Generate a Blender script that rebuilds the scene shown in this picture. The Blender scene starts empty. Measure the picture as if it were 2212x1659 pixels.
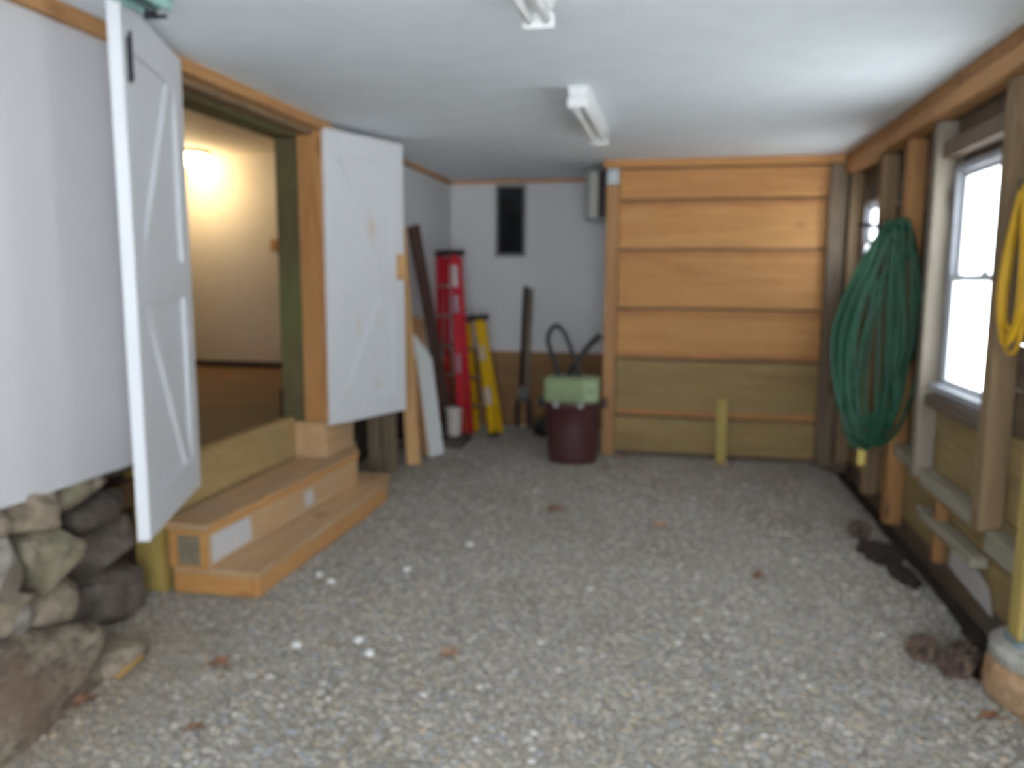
import bpy, bmesh, math, random
import numpy as np
from mathutils import Vector, Matrix, Euler
random.seed(7); RNG = np.random.default_rng(7)
S = bpy.context.scene; COL = S.collection
R = math.radians

# ---------------------------------------------------------------- camera
F_PX, W_PX = 1695.0, 2212.0
yaw, pitch, roll = 0.20227, 0.13358, 0.005406
fw = Vector((-math.sin(yaw) * math.cos(pitch), math.cos(yaw) * math.cos(pitch), -math.sin(pitch)))
rt = Vector((math.cos(yaw), math.sin(yaw), 0)); up = rt.cross(fw)
r3 = rt * math.cos(roll) + up * math.sin(roll); u3 = up * math.cos(roll) - rt * math.sin(roll)
cd = bpy.data.cameras.new('camera'); cam = bpy.data.objects.new('camera', cd); COL.objects.link(cam)
cd.sensor_fit = 'HORIZONTAL'; cd.sensor_width = 36.0; cd.lens = 36.0 * F_PX / W_PX
cd.clip_start = 0.02; cd.clip_end = 300
cam.matrix_world = Matrix(((r3.x, u3.x, -fw.x, 0), (r3.y, u3.y, -fw.y, 0), (r3.z, u3.z, -fw.z, 1.5), (0, 0, 0, 1)))
cd.dof.use_dof = True; cd.dof.focus_distance = 0.40; cd.dof.aperture_fstop = 7.6   # the photo is out of focus
S.camera = cam
# ---------------------------------------------------------------- world / exposure
w = bpy.data.worlds.new('overcast_sky'); S.world = w; w.use_nodes = True
bg = w.node_tree.nodes['Background']; bg.inputs[0].default_value = (0.87, 0.945, 1.0, 1); bg.inputs[1].default_value = 1.0
sd = bpy.data.lights.new('sun', 'SUN'); sd.energy = 5.5; sd.angle = R(12); sd.color = (1.0, 0.97, 0.92)
sun = bpy.data.objects.new('sun', sd); COL.objects.link(sun)
sun.rotation_euler = Vector((0.03, -0.80, -0.60)).to_track_quat('-Z', 'Y').to_euler()   # hazy winter sun from behind the plank wall, on the snow
S.view_settings.view_transform = 'Standard'; S.view_settings.look = 'None'
S.view_settings.gamma = 1.0; S.view_settings.use_curve_mapping = False
S.view_settings.exposure = 2.90
try:
    S.cycles.max_bounces = 14; S.cycles.diffuse_bounces = 8; S.cycles.use_denoising = True
except Exception: pass

# ---------------------------------------------------------------- materials
def srgb(r, g, b):
    f = lambda c: (c / 255 / 12.92) if c / 255 <= 0.04045 else ((c / 255 + 0.055) / 1.055) ** 2.4
    return (f(r), f(g), f(b), 1)
MATS = {}
def mat(name, rough=0.7, metallic=0.0):
    m = bpy.data.materials.new(name); m.use_nodes = True
    b = m.node_tree.nodes['Principled BSDF']
    b.inputs['Roughness'].default_value = rough; b.inputs['Metallic'].default_value = metallic
    MATS[name] = m
    return m, m.node_tree, b
def coords(nt, scale, rnd=True, kind='Object'):
    tc = nt.nodes.new('ShaderNodeTexCoord'); mp = nt.nodes.new('ShaderNodeMapping')
    mp.inputs['Scale'].default_value = scale
    out = tc.outputs[kind]
    if rnd:
        oi = nt.nodes.new('ShaderNodeObjectInfo'); mu = nt.nodes.new('ShaderNodeMath'); mu.operation = 'MULTIPLY'
        mu.inputs[1].default_value = 23.0; nt.links.new(oi.outputs['Random'], mu.inputs[0])
        ad = nt.nodes.new('ShaderNodeVectorMath'); ad.operation = 'ADD'
        nt.links.new(out, ad.inputs[0]); nt.links.new(mu.outputs[0], ad.inputs[1]); out = ad.outputs[0]
    nt.links.new(out, mp.inputs['Vector'])
    return mp.outputs[0]
def noise(nt, vec, scale, detail=4, rough=0.55, dist=0.0):
    n = nt.nodes.new('ShaderNodeTexNoise'); n.inputs['Scale'].default_value = scale
    n.inputs['Detail'].default_value = detail; n.inputs['Roughness'].default_value = rough
    n.inputs['Distortion'].default_value = dist; nt.links.new(vec, n.inputs['Vector'])
    return n.outputs['Fac']
def ramp(nt, fac, stops):
    r = nt.nodes.new('ShaderNodeValToRGB'); e = r.color_ramp.elements
    while len(e) < len(stops): e.new(0.5)
    for i, (p, c) in enumerate(stops): e[i].position = p; e[i].color = c
    nt.links.new(fac, r.inputs[0]); return r.outputs[0]
def mix(nt, fac, a, b, mode='MIX'):
    m = nt.nodes.new('ShaderNodeMix'); m.data_type = 'RGBA'; m.blend_type = mode
    if isinstance(fac, (int, float)): m.inputs[0].default_value = fac
    else: nt.links.new(fac, m.inputs[0])
    for i, x in ((6, a), (7, b)):
        if isinstance(x, tuple): m.inputs[i].default_value = x
        else: nt.links.new(x, m.inputs[i])
    return m.outputs[2]
def bump(nt, b, h, strength, dist=0.01):
    bn = nt.nodes.new('ShaderNodeBump'); bn.inputs['Strength'].default_value = strength
    bn.inputs['Distance'].default_value = dist
    nt.links.new(h, bn.inputs['Height']); nt.links.new(bn.outputs[0], b.inputs['Normal'])
def wood(name, light, dark, axis='z', knots=None, rough=0.72, stain=None, grain=9.0):
    def soft(c):
        l = 0.3 * c[0] + 0.55 * c[1] + 0.15 * c[2]
        q = [x * 0.84 + l * 0.16 for x in c[:3]]
        return (q[0] * 1.04, q[1] * 1.06, q[2] * 0.88, 1)
    light, dark = soft(light), soft(dark); knots = soft(knots) if knots else None; stain = soft(stain) if stain else None
    m, nt, b = mat(name, rough)
    sc = {'x': (0.09, 1, 1), 'y': (1, 0.09, 1), 'z': (1, 1, 0.09)}[axis]
    v = coords(nt, sc)
    g = noise(nt, v, grain, 6, 0.6, 1.2)
    c = ramp(nt, g, [(0.32, dark), (0.66, light)])
    fine = noise(nt, v, grain * 9, 3)
    c = mix(nt, 0.35, c, ramp(nt, fine, [(0.3, dark), (0.7, light)]))
    if knots:
        ks = {'x': (0.45, 1, 1), 'y': (1, 0.45, 1), 'z': (1, 1, 0.45)}[axis]
        vv = coords(nt, ks)
        vo = nt.nodes.new('ShaderNodeTexVoronoi'); vo.inputs['Scale'].default_value = 3.2; nt.links.new(vv, vo.inputs['Vector'])
        kf = ramp(nt, vo.outputs['Distance'], [(0.0, (1, 1, 1, 1)), (0.12, (0, 0, 0, 1))])
        c = mix(nt, kf, c, knots)
    if stain:
        big = noise(nt, coords(nt, (1, 1, 1)), 2.3, 4)
        c = mix(nt, ramp(nt, big, [(0.45, (0, 0, 0, 1)), (0.7, (0.75, 0.75, 0.75, 1))]), c, stain)
    nt.links.new(c, b.inputs['Base Color']); bump(nt, b, fine, 0.25, 0.004)
    return m
def plain(name, c, rough=0.6, metallic=0.0, vary=0.08, scale=6.0, bmp=0.0):
    m, nt, b = mat(name, rough, metallic)
    n = noise(nt, coords(nt, (1, 1, 1)), scale, 4)
    d = tuple(x * (1 - vary * 2) for x in c[:3]) + (1,); l = tuple(min(1, x * (1 + vary)) for x in c[:3]) + (1,)
    nt.links.new(ramp(nt, n, [(0.3, d), (0.7, l)]), b.inputs['Base Color'])
    if bmp: bump(nt, b, noise(nt, coords(nt, (1, 1, 1)), scale * 8, 4), bmp, 0.004)
    return m
def stone_mat(name, a, b_, c_, strata=False):
    m, nt, b = mat(name, 0.85)
    v = coords(nt, (1, 1, 4.5) if strata else (1, 1, 1))
    n1 = noise(nt, v, 10, 7, 0.65, 0.6); n2 = noise(nt, coords(nt, (1, 1, 1)), 3.1, 5)
    c = ramp(nt, n1, [(0.38, a), (0.60, b_)])
    mot = noise(nt, coords(nt, (1, 1, 1)), 18, 5, 0.65)
    c = mix(nt, ramp(nt, mot, [(0.38, (0.55, 0.55, 0.55, 1)), (0.50, (0, 0, 0, 1))]), c, tuple(x * 0.45 for x in a[:3]) + (1,))
    c = mix(nt, ramp(nt, n2, [(0.48, (0, 0, 0, 1)), (0.68, (0.8, 0.8, 0.8, 1))]), c, c_)
    nt.links.new(c, b.inputs['Base Color']); bump(nt, b, n1, 0.6, 0.02)
    return m
plain('drywall', srgb(206, 204, 206), 0.6, vary=0.015, scale=1.5)
plain('ceiling_paint', srgb(230, 238, 245), 0.75, vary=0.02, scale=5, bmp=0.25)
plain('door_paint', srgb(216, 218, 223), 0.45, vary=0.015, scale=3)
m, nt, b = mat('door_worn', 0.5)
nn = noise(nt, coords(nt, (1, 1, 0.5)), 5, 5)
nt.links.new(ramp(nt, nn, [(0.62, srgb(215, 217, 222)), (0.80, srgb(206, 186, 160))]), b.inputs['Base Color'])
wood('orange_pine', srgb(198, 142, 88), srgb(160, 106, 62), 'y', srgb(110, 62, 30))
wood('orange_pine_post', srgb(200, 142, 84), srgb(165, 102, 52), 'z', srgb(115, 62, 32))
wood('plank_pine', srgb(212, 150, 84), srgb(178, 112, 54), 'x', srgb(120, 72, 36), stain=srgb(196, 138, 78))
wood('plank_rail', srgb(202, 132, 70), srgb(160, 98, 50), 'x', srgb(96, 60, 34), stain=srgb(176, 116, 66))
wood('plank_brown', srgb(158, 112, 70), srgb(120, 80, 48), 'x', srgb(84, 54, 34), stain=srgb(140, 104, 66))
wood('sheath_treated', srgb(170, 142, 92), srgb(132, 106, 68), 'y', srgb(94, 72, 48), stain=srgb(144, 122, 90))
wood('plank_treated', srgb(166, 134, 84), srgb(130, 100, 60), 'x', srgb(98, 70, 42), stain=srgb(146, 122, 80))
wood('treated_y', srgb(186, 154, 104), srgb(150, 120, 76), 'y', srgb(112, 84, 54), stain=srgb(158, 134, 100))
wood('treated_z', srgb(190, 164, 84), srgb(158, 128, 58), 'z', srgb(120, 90, 46))
wood('step_wood', srgb(208, 166, 128), srgb(182, 140, 104), 'y', srgb(150, 108, 76), stain=srgb(180, 152, 140))
wood('step_edge', srgb(212, 152, 92), srgb(186, 124, 70), 'y')
wood('step_end', srgb(214, 152, 80), srgb(188, 124, 60), 'x', srgb(150, 96, 50))
wood('olive_post', srgb(118, 104, 72), srgb(78, 66, 48), 'z', srgb(84, 98, 44), stain=srgb(100, 106, 58))
wood('old_brown', srgb(128, 104, 88), srgb(80, 62, 54), 'y', srgb(58, 44, 38), stain=srgb(102, 94, 96))
wood('old_grey', srgb(146, 134, 130), srgb(108, 96, 92), 'z', srgb(70, 58, 50))
wood('corner_wood', srgb(130, 108, 94), srgb(92, 74, 64), 'z', srgb(60, 46, 40))
wood('old_grey_y', srgb(164, 156, 148), srgb(128, 118, 108), 'y')
wood('stud_brown', srgb(150, 120, 92), srgb(112, 86, 66), 'z', srgb(78, 56, 40))
wood('stud_orange', srgb(176, 118, 60), srgb(130, 86, 46), 'z', srgb(88, 56, 32))
wood('board_light', srgb(224, 172, 118), srgb(190, 134, 84), 'z', srgb(150, 96, 56))
wood('board_tan', srgb(196, 140, 92), srgb(156, 104, 64), 'z', srgb(120, 76, 46))
wood('board_dark', srgb(84, 54, 50), srgb(56, 34, 34), 'z')
wood('board_grey', srgb(132, 112, 96), srgb(100, 82, 70), 'z', srgb(72, 56, 46))
wood('floor_brown', srgb(132, 92, 52), srgb(84, 58, 36), 'x', stain=srgb(100, 82, 66))
wood('digger_wood_dark', srgb(64, 48, 46), srgb(40, 30, 30), 'z')
wood('digger_wood', srgb(136, 120, 114), srgb(104, 90, 86), 'z')
plain('side_wall', srgb(226, 218, 204), 0.7, vary=0.03, scale=2)
plain('base_dark', srgb(72, 62, 58), 0.7)
plain('black_plastic', srgb(32, 33, 36), 0.45)
plain('black_iron', srgb(52, 52, 58), 0.5, 0.3)
plain('galvanised', srgb(170, 176, 178), 0.45, 0.5)
plain('grey_metal', srgb(120, 120, 120), 0.5, 0.3)
plain('pale_panel', srgb(196, 196, 190), 0.6)
plain('brown_metal', srgb(48, 32, 32), 0.6)
plain('white_enamel', srgb(232, 234, 234), 0.35, vary=0.01)
plain('tube_white', srgb(240, 242, 244), 0.3, vary=0.01)
plain('can_brown', srgb(82, 48, 50), 0.45, vary=0.1, scale=3)
plain('sage_green', srgb(142, 158, 118), 0.5, vary=0.06)
plain('sage_green_pale', srgb(160, 178, 140), 0.5, vary=0.06)
plain('chrome', srgb(150, 150, 150), 0.4, 0.6)
plain('hose_black', srgb(38, 36, 40), 0.5)
plain('red_fibreglass', srgb(196, 34, 52), 0.5, vary=0.08)
plain('yellow_fibreglass', srgb(226, 178, 20), 0.5, vary=0.08)
plain('aluminium', srgb(168, 160, 150), 0.4, 0.7)
plain('sticker_white', srgb(206, 200, 202), 0.5, vary=0.02)
plain('sticker_grey', srgb(170, 160, 176), 0.5)
plain('green_hose', srgb(14, 76, 52), 0.38, vary=0.2)
plain('yellow_cord', srgb(208, 162, 32), 0.5, vary=0.1)
plain('tag_yellow', srgb(206, 180, 96), 0.6)
plain('teal_metal', srgb(160, 200, 194), 0.5, 0.2, vary=0.2, scale=20)
plain('teal_dark', srgb(110, 140, 136), 0.5, 0.2)
plain('window_white', srgb(220, 222, 226), 0.5, vary=0.02)
plain('window_grey', srgb(166, 168, 176), 0.6, vary=0.1)
plain('plaster_patch', srgb(190, 186, 184), 0.8, vary=0.05)
plain('end_grain_grey', srgb(138, 128, 108), 0.85, vary=0.12, scale=30)
plain('soil', srgb(56, 46, 40), 0.95, vary=0.25, scale=18, bmp=0.8)
plain('snow', (0.82, 0.84, 0.86, 1), 0.8, vary=0.02)
plain('leaf_brown', srgb(140, 100, 76), 0.7, vary=0.2, scale=30)
plain('leaf_tan', srgb(172, 138, 112), 0.7, vary=0.2, scale=30)
plain('straw', srgb(206, 160, 92), 0.7)
plain('cone_brown', srgb(70, 54, 48), 0.85, vary=0.3, scale=30)
plain('cone_scale', srgb(100, 82, 70), 0.85, vary=0.3, scale=40)
plain('cone_tip', srgb(176, 158, 120), 0.85, vary=0.2, scale=30)
plain('post_base_blue', srgb(140, 160, 172), 0.4, 0.5)
plain('white_pebble', srgb(232, 232, 230), 0.6, vary=0.03)
plain('bucket_white', srgb(206, 198, 192), 0.5)
plain('slab_grey', srgb(92, 86, 82), 0.9, vary=0.15, scale=14)
plain('outlet_tan', srgb(190, 150, 96), 0.5)
stone_mat('concrete_grey', srgb(150, 146, 138), srgb(182, 178, 168), srgb(168, 160, 144))
stone_mat('concrete_stained', srgb(160, 128, 96), srgb(178, 150, 118), srgb(158, 108, 64))
STN = [stone_mat('stone_grey', srgb(128, 120, 114), srgb(174, 166, 160), srgb(148, 138, 122)),
       stone_mat('stone_tan', srgb(122, 108, 94), srgb(160, 146, 128), srgb(136, 124, 104)),
       stone_mat('stone_moss', srgb(116, 108, 94), srgb(158, 148, 130), srgb(134, 130, 98)),
       stone_mat('stone_dark', srgb(86, 78, 72), srgb(122, 112, 104), srgb(100, 90, 76))]
stone_mat('boulder_rock', srgb(98, 86, 74), srgb(150, 136, 118), srgb(116, 92, 78), True)
# gravel
m, nt, b = mat('gravel_stones', 0.85)
at = nt.nodes.new('ShaderNodeAttribute'); at.attribute_name = 'Col'
nt.links.new(at.outputs['Color'], b.inputs['Base Color'])
m, nt, b = mat('gravel_bed', 0.95)
v = coords(nt, (1, 1, 1), False)
n1 = noise(nt, v, 60, 5); n2 = noise(nt, v, 1.1, 4)
c = ramp(nt, n1, [(0.3, srgb(144, 139, 129)), (0.7, srgb(182, 177, 167))])
c = mix(nt, ramp(nt, n2, [(0.4, (0, 0, 0, 1)), (0.7, (0.5, 0.5, 0.5, 1))]), c, srgb(132, 116, 92))
nt.links.new(c, b.inputs['Base Color']); bump(nt, b, n1, 0.8, 0.02)
# glass
m, nt, b = mat('window_glass', 0.05)
nt.nodes.remove(b)
tr = nt.nodes.new('ShaderNodeBsdfTransparent'); gl = nt.nodes.new('ShaderNodeBsdfGlossy'); gl.inputs['Roughness'].default_value = 0.05
ms = nt.nodes.new('ShaderNodeMixShader'); ms.inputs[0].default_value = 0.08
tr.inputs[0].default_value = (0.97, 0.98, 0.98, 1)
nt.links.new(tr.outputs[0], ms.inputs[1]); nt.links.new(gl.outputs[0], ms.inputs[2])
nt.links.new(ms.outputs[0], nt.nodes['Material Output'].inputs[0])
plain('dark_glass', srgb(26, 27, 30), 0.12, vary=0.05)
# lamp diffuser
m, nt, b = mat('lamp_glow', 0.4)
b.inputs['Emission Color'].default_value = (1.0, 0.74, 0.38, 1); b.inputs['Emission Strength'].default_value = 2.6
b.inputs['Base Color'].default_value = (0.9, 0.88, 0.82, 1)
M = MATS

# ---------------------------------------------------------------- geometry helpers
class MB:
    def __init__(s): s.v = []; s.f = []; s.m = []
    def add(s, vs, fs):
        o = len(s.v); s.v += [Vector(p) for p in vs]; s.f += [tuple(i + o for i in f) for f in fs]; return s
    def box(s, a, b):
        x0, y0, z0 = a; x1, y1, z1 = b
        return s.add([(x0, y0, z0), (x1, y0, z0), (x1, y1, z0), (x0, y1, z0), (x0, y0, z1), (x1, y0, z1), (x1, y1, z1), (x0, y1, z1)],
                     [(0, 3, 2, 1), (4, 5, 6, 7), (0, 1, 5, 4), (1, 2, 6, 5), (2, 3, 7, 6), (3, 0, 4, 7)])
    def beam(s, p, q, wdir, w, t):
        """a board from p to q, w wide along wdir, t thick across"""
        p = Vector(p); q = Vector(q); d = (q - p).normalized(); wd = Vector(wdir); wd = (wd - d * wd.dot(d)).normalized(); n = d.cross(wd)
        pts = []
        for e in (p, q):
            for a, c in ((-1, -1), (1, -1), (1, 1), (-1, 1)): pts.append(e + wd * (a * w / 2) + n * (c * t / 2))
        return s.add(pts, [(0, 3, 2, 1), (4, 5, 6, 7), (0, 1, 5, 4), (1, 2, 6, 5), (2, 3, 7, 6), (3, 0, 4, 7)])
    def prism(s, poly, d):
        """polygon (3d points) pushed along vector d"""
        n = len(poly); d = Vector(d); P = [Vector(p) for p in poly]
        return s.add(P + [p + d for p in P], [tuple(range(n))[::-1], tuple(range(n, 2 * n))] + [(i, (i + 1) % n, (i + 1) % n + n, i + n) for i in range(n)])
    def lathe(s, prof, seg=28, c=(0, 0, 0), sx=1.0, sy=1.0):
        vs = []; fs = []; n = len(prof)
        for r, z in prof:
            for k in range(seg):
                a = 2 * math.pi * k / seg; vs.append((c[0] + r * math.cos(a) * sx, c[1] + r * math.sin(a) * sy, c[2] + z))
        for i in range(n - 1):
            for k in range(seg):
                k2 = (k + 1) % seg; fs.append((i * seg + k, i * seg + k2, (i + 1) * seg + k2, (i + 1) * seg + k))
        fs.append(tuple(range(seg))[::-1]); fs.append(tuple((n - 1) * seg + k for k in range(seg)))
        return s.add(vs, fs)
    def tube(s, path, r, seg=8):
        P = [Vector(p) for p in path]; n = len(P); vs = []; fs = []; ref = Vector((0.3, 0.5, 0.81)).normalized(); u = None
        for i, p in enumerate(P):
            t = (P[min(i + 1, n - 1)] - P[max(i - 1, 0)]).normalized()
            if u is None: u = t.cross(ref).normalized()
            u = (u - t * u.dot(t)).normalized(); w_ = t.cross(u)
            rr = r(i / (n - 1)) if callable(r) else r
            for k in range(seg):
                a = 2 * math.pi * k / seg; vs.append(p + (u * math.cos(a) + w_ * math.sin(a)) * rr)
        for i in range(n - 1):
            for k in range(seg):
                k2 = (k + 1) % seg; fs.append((i * seg + k, i * seg + k2, (i + 1) * seg + k2, (i + 1) * seg + k))
        fs.append(tuple(range(seg))[::-1]); fs.append(tuple((n - 1) * seg + k for k in range(seg)))
        return s.add(vs, fs)
def wm(o):
    mtx = o.matrix_basis.copy()
    return wm(o.parent) @ mtx if o.parent else mtx
def obj(name, mb, m, parent=None, world=True, smooth=False, bevel=0.0, origin=None):
    """one mesh object; vertices given in world space (world=True) or in the parent's space"""
    me = bpy.data.meshes.new(name)
    inv = Matrix()
    o = bpy.data.objects.new(name, me); COL.objects.link(o)
    if parent is not None:
        o.parent = parent
        if world: inv = wm(parent).inverted()
    elif origin is not None:
        o.location = origin; inv = Matrix.Translation(origin).inverted()
    me.from_pydata([inv @ p for p in mb.v], [], mb.f); me.update()
    mats = m if isinstance(m, list) else [m]
    for k in mats: me.materials.append(M[k] if isinstance(k, str) else k)
    bm = bmesh.new(); bm.from_mesh(me); bmesh.ops.recalc_face_normals(bm, faces=bm.faces)
    if bevel:
        bmesh.ops.bevel(bm, geom=[e for e in bm.edges], offset=bevel, segments=2, affect='EDGES', profile=0.6)
    bm.to_mesh(me); bm.free()
    if smooth: 
        for p in me.polygons: p.use_smooth = True
    return o
def empty(name, loc=(0, 0, 0), rot=(0, 0, 0)):
    o = bpy.data.objects.new(name, None); COL.objects.link(o); o.location = loc; o.rotation_euler = rot
    o.empty_display_size = 0.1; return o
def tag(o, label, cat, group=None):
    o['label'] = label; o['category'] = cat
    if group: o['group'] = group
    return o
def struct(o): o['kind'] = 'structure'; return o
def blob(c, r, seed, sub=3, amp=0.18, freq=1.6, rot=(0, 0, 0), cut=0):
    rr = random.Random(seed); off = Vector((rr.uniform(-9, 9), rr.uniform(-9, 9), rr.uniform(-9, 9)))
    from mathutils import noise as mn
    bm = bmesh.new(); bmesh.ops.create_icosphere(bm, subdivisions=sub, radius=1.0)
    E = Euler(rot).to_matrix(); mb = MB(); vs = []
    for v in bm.verts:
        n = mn.noise(v.co * freq + off) + 0.5 * mn.noise(v.co * freq * 2.3 + off)
        p = v.co * (1 + amp * n * 1.6)
        # flatten to a few facets so that it reads as broken rock
        q = Vector((math.copysign(abs(p.x) ** 0.68, p.x), math.copysign(abs(p.y) ** 0.68, p.y), math.copysign(abs(p.z) ** 0.68, p.z)))
        q = Vector((q.x * r[0], q.y * r[1], q.z * r[2]))
        vs.append(E @ q + Vector(c))
    if cut:
        C0 = Vector(c)
        for _ in range(cut):
            n = E @ Vector((rr.gauss(0, 1), rr.gauss(0, 1), rr.gauss(0, 1))).normalized()
            ext = math.sqrt((n.x * r[0]) ** 2 + (n.y * r[1]) ** 2 + (n.z * r[2]) ** 2) * rr.uniform(0.72, 0.9)
            for k, p in enumerate(vs):
                d = (p - C0).dot(n) - ext
                if d > 0: vs[k] = p - n * d * 0.93
    mb.add(vs, [tuple(v.index for v in f.verts) for f in bm.faces]); bm.free()
    return mb

ZC = 2.47; XL = -2.2; YP = 6.70; YB = 7.80
# ================================================================ SETTING
# ground and floor
snow = struct(obj('ground_outside', MB().box((-40, -40, -0.30), (40, 40, -0.14)), 'snow'))
fl = MB(); nx, ny = 60, 90; xs = np.linspace(-2.75, 1.36, nx); ys = np.linspace(-1.0, 7.9, ny)
from mathutils import noise as mn
def floor_z(x, y):
    z = 0.012 * mn.noise(Vector((x * 1.3, y * 1.3, 0))) + 0.006 * mn.noise(Vector((x * 5, y * 5, 3)))
    if x > 1.08: z -= 0.085 * min(1.0, ((x - 1.08) / 0.28)) ** 2
    z -= 0.10 * math.exp(-((x - 1.26) / 0.10) ** 2 - ((y - 3.42) / 0.22) ** 2)
    return z - 0.006
vs = [(x, y, floor_z(x, y)) for y in ys for x in xs]
fl.add(vs, [(j * nx + i, j * nx + i + 1, (j + 1) * nx + i + 1, (j + 1) * nx + i) for j in range(ny - 1) for i in range(nx - 1)])
floor = struct(obj('floor', fl, 'gravel_bed', smooth=True))
struct(obj('trim_soil', MB().box((1.15, -1.0, -0.14), (1.52, 7.9, -0.085)), 'soil'))
# gravel: loose stones nobody could count
def gravel():
    bm = bmesh.new(); bmesh.ops.create_icosphere(bm, subdivisions=1, radius=1.0)
    bv = np.array([v.co[:] for v in bm.verts]); bf = np.array([[v.index for v in f.verts] for f in bm.faces]); bm.free()
    N1, N2 = 44000, 28000
    P = np.concatenate([np.stack([RNG.uniform(-2.45, 1.33, N1), RNG.uniform(1.5, 4.0, N1)], 1), np.stack([RNG.uniform(-2.3, 1.33, N2), RNG.uniform(4.0, 7.75, N2)], 1)])
    keep = ~((P[:, 0] < -1.87) & (P[:, 1] > 3.2) & (P[:, 1] < 5.0)) & ~((P[:, 0] < -2.1) & (P[:, 1] < 2.35)) & ~((P[:, 0] > -0.6) & (P[:, 1] > 6.68)) & (P[:, 0] < 1.33)
    P = P[keep]; N = len(P)
    s = np.clip(RNG.lognormal(math.log(0.0078), 0.34, N), 0.004, 0.018)
    sc = np.stack([s * RNG.uniform(0.8, 1.5, N), s * RNG.uniform(0.7, 1.1, N), s * RNG.uniform(0.4, 0.65, N)], 1)
    a = RNG.uniform(0, 6.283, N); ca, sa = np.cos(a), np.sin(a)
    V = bv[None] * sc[:, None] * RNG.uniform(0.8, 1.15, (N, 12, 1))
    X = V[..., 0] * ca[:, None] - V[..., 1] * sa[:, None]; Y = V[..., 0] * sa[:, None] + V[..., 1] * ca[:, None]
    fz = np.array([floor_z(x, y) for x, y in P])
    V = np.stack([X + P[:, 0:1], Y + P[:, 1:2], V[..., 2] + (fz + s * 0.12)[:, None]], -1).reshape(-1, 3)
    Fc = (bf[None] + (np.arange(N) * 12)[:, None, None]).reshape(-1)
    me = bpy.data.meshes.new('gravel'); nf = N * 20
    me.vertices.add(N * 12); me.vertices.foreach_set('co', V.astype(np.float32).ravel())
    me.loops.add(nf * 3); me.loops.foreach_set('vertex_index', Fc.astype(np.int32))
    me.polygons.add(nf); me.polygons.foreach_set('loop_start', np.arange(0, nf * 3, 3, dtype=np.int32))
    me.update(calc_edges=True)
    pal = np.array([srgb(*c)[:3] for c in [(150, 147, 140), (172, 168, 160), (128, 124, 120), (140, 144, 150), (160, 146, 124), (176, 158, 134), (118, 112, 106), (104, 100, 100), (216, 214, 210), (186, 182, 174)]])
    k = RNG.choice(len(pal), N, p=[.2, .16, .13, .14, .1, .06, .08, .05, .015, .065])
    pal = (pal * 0.70 + pal.mean(0) * 0.30) * np.array([1.17, 1.16, 1.15])
    c = pal[k] * RNG.uniform(0.9, 1.1, (N, 1))
    tw = np.clip((-1.55 - P[:, 0]) / 0.5, 0, 1) * np.clip((3.3 - P[:, 1]) / 0.6, 0, 1) * 0.6
    c = c * (1 - tw[:, None]) + tw[:, None] * np.array(srgb(150, 128, 98)[:3]) * RNG.uniform(0.7, 1.2, (N, 1))   # soil and wood bits mixed into the gravel by the boulder
    c4 = np.concatenate([np.repeat(c, 12, 0), np.ones((N * 12, 1))], 1)
    ca_ = me.attributes.new('Col', 'FLOAT_COLOR', 'POINT'); ca_.data.foreach_set('color', c4.astype(np.float32).ravel())
    me.materials.append(M['gravel_stones'])
    o = bpy.data.objects.new('gravel', me); COL.objects.link(o); o['kind'] = 'stuff'
    tag(o, 'loose grey and tan gravel covering the garage floor', 'gravel')
gravel()
# ceiling
struct(obj('ceiling', MB().box((-2.3, -0.85, ZC), (1.45, 8.0, ZC + 0.12)), 'ceiling_paint'))
# left wall
wl = struct(empty('wall_left'))
wl_y0, wl_y1 = 3.16, 4.66
obj('drywall_panel', MB().box((XL - 0.11, -0.8, 0.72), (XL, wl_y0, 2.405)), 'drywall', wl)
obj('drywall_panel', MB().box((XL - 0.13, 4.80, 0.72), (XL - 0.035, 7.95, 2.43)), 'drywall', wl)
obj('end_stud', MB().box((XL - 0.12, wl_y0, 0.60), (XL - 0.004, wl_y0 + 0.04, 2.40)), 'orange_pine_post', wl)
jm = obj('jamb', MB().box((XL - 0.13, wl_y1, 0.57), (XL + 0.012, wl_y1 + 0.14, 2.405)), 'orange_pine_post', wl, bevel=0.004)
obj('back_post', MB().box((XL - 0.30, wl_y1 + 0.03, 0.56), (XL - 0.135, wl_y1 + 0.20, 2.74)), 'olive_post', wl, bevel=0.006)
obj('header', MB().box((XL - 0.12, wl_y0, 2.375), (XL - 0.02, wl_y1 + 0.02, 2.405)), 'stud_brown', wl)
obj('header', MB().box((XL - 0.30, wl_y0, 2.36), (XL - 0.135, wl_y1 + 0.02, 2.46)), 'olive_post', wl)
struct(obj('trim_1', MB().box((XL - 0.06, -0.8, 2.408), (XL + 0.03, 4.82, ZC)), 'orange_pine', bevel=0.003))
struct(obj('trim_2', MB().box((XL - 0.06, 4.83, 2.437), (XL - 0.012, 7.80, ZC)), 'orange_pine', bevel=0.003))
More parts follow.
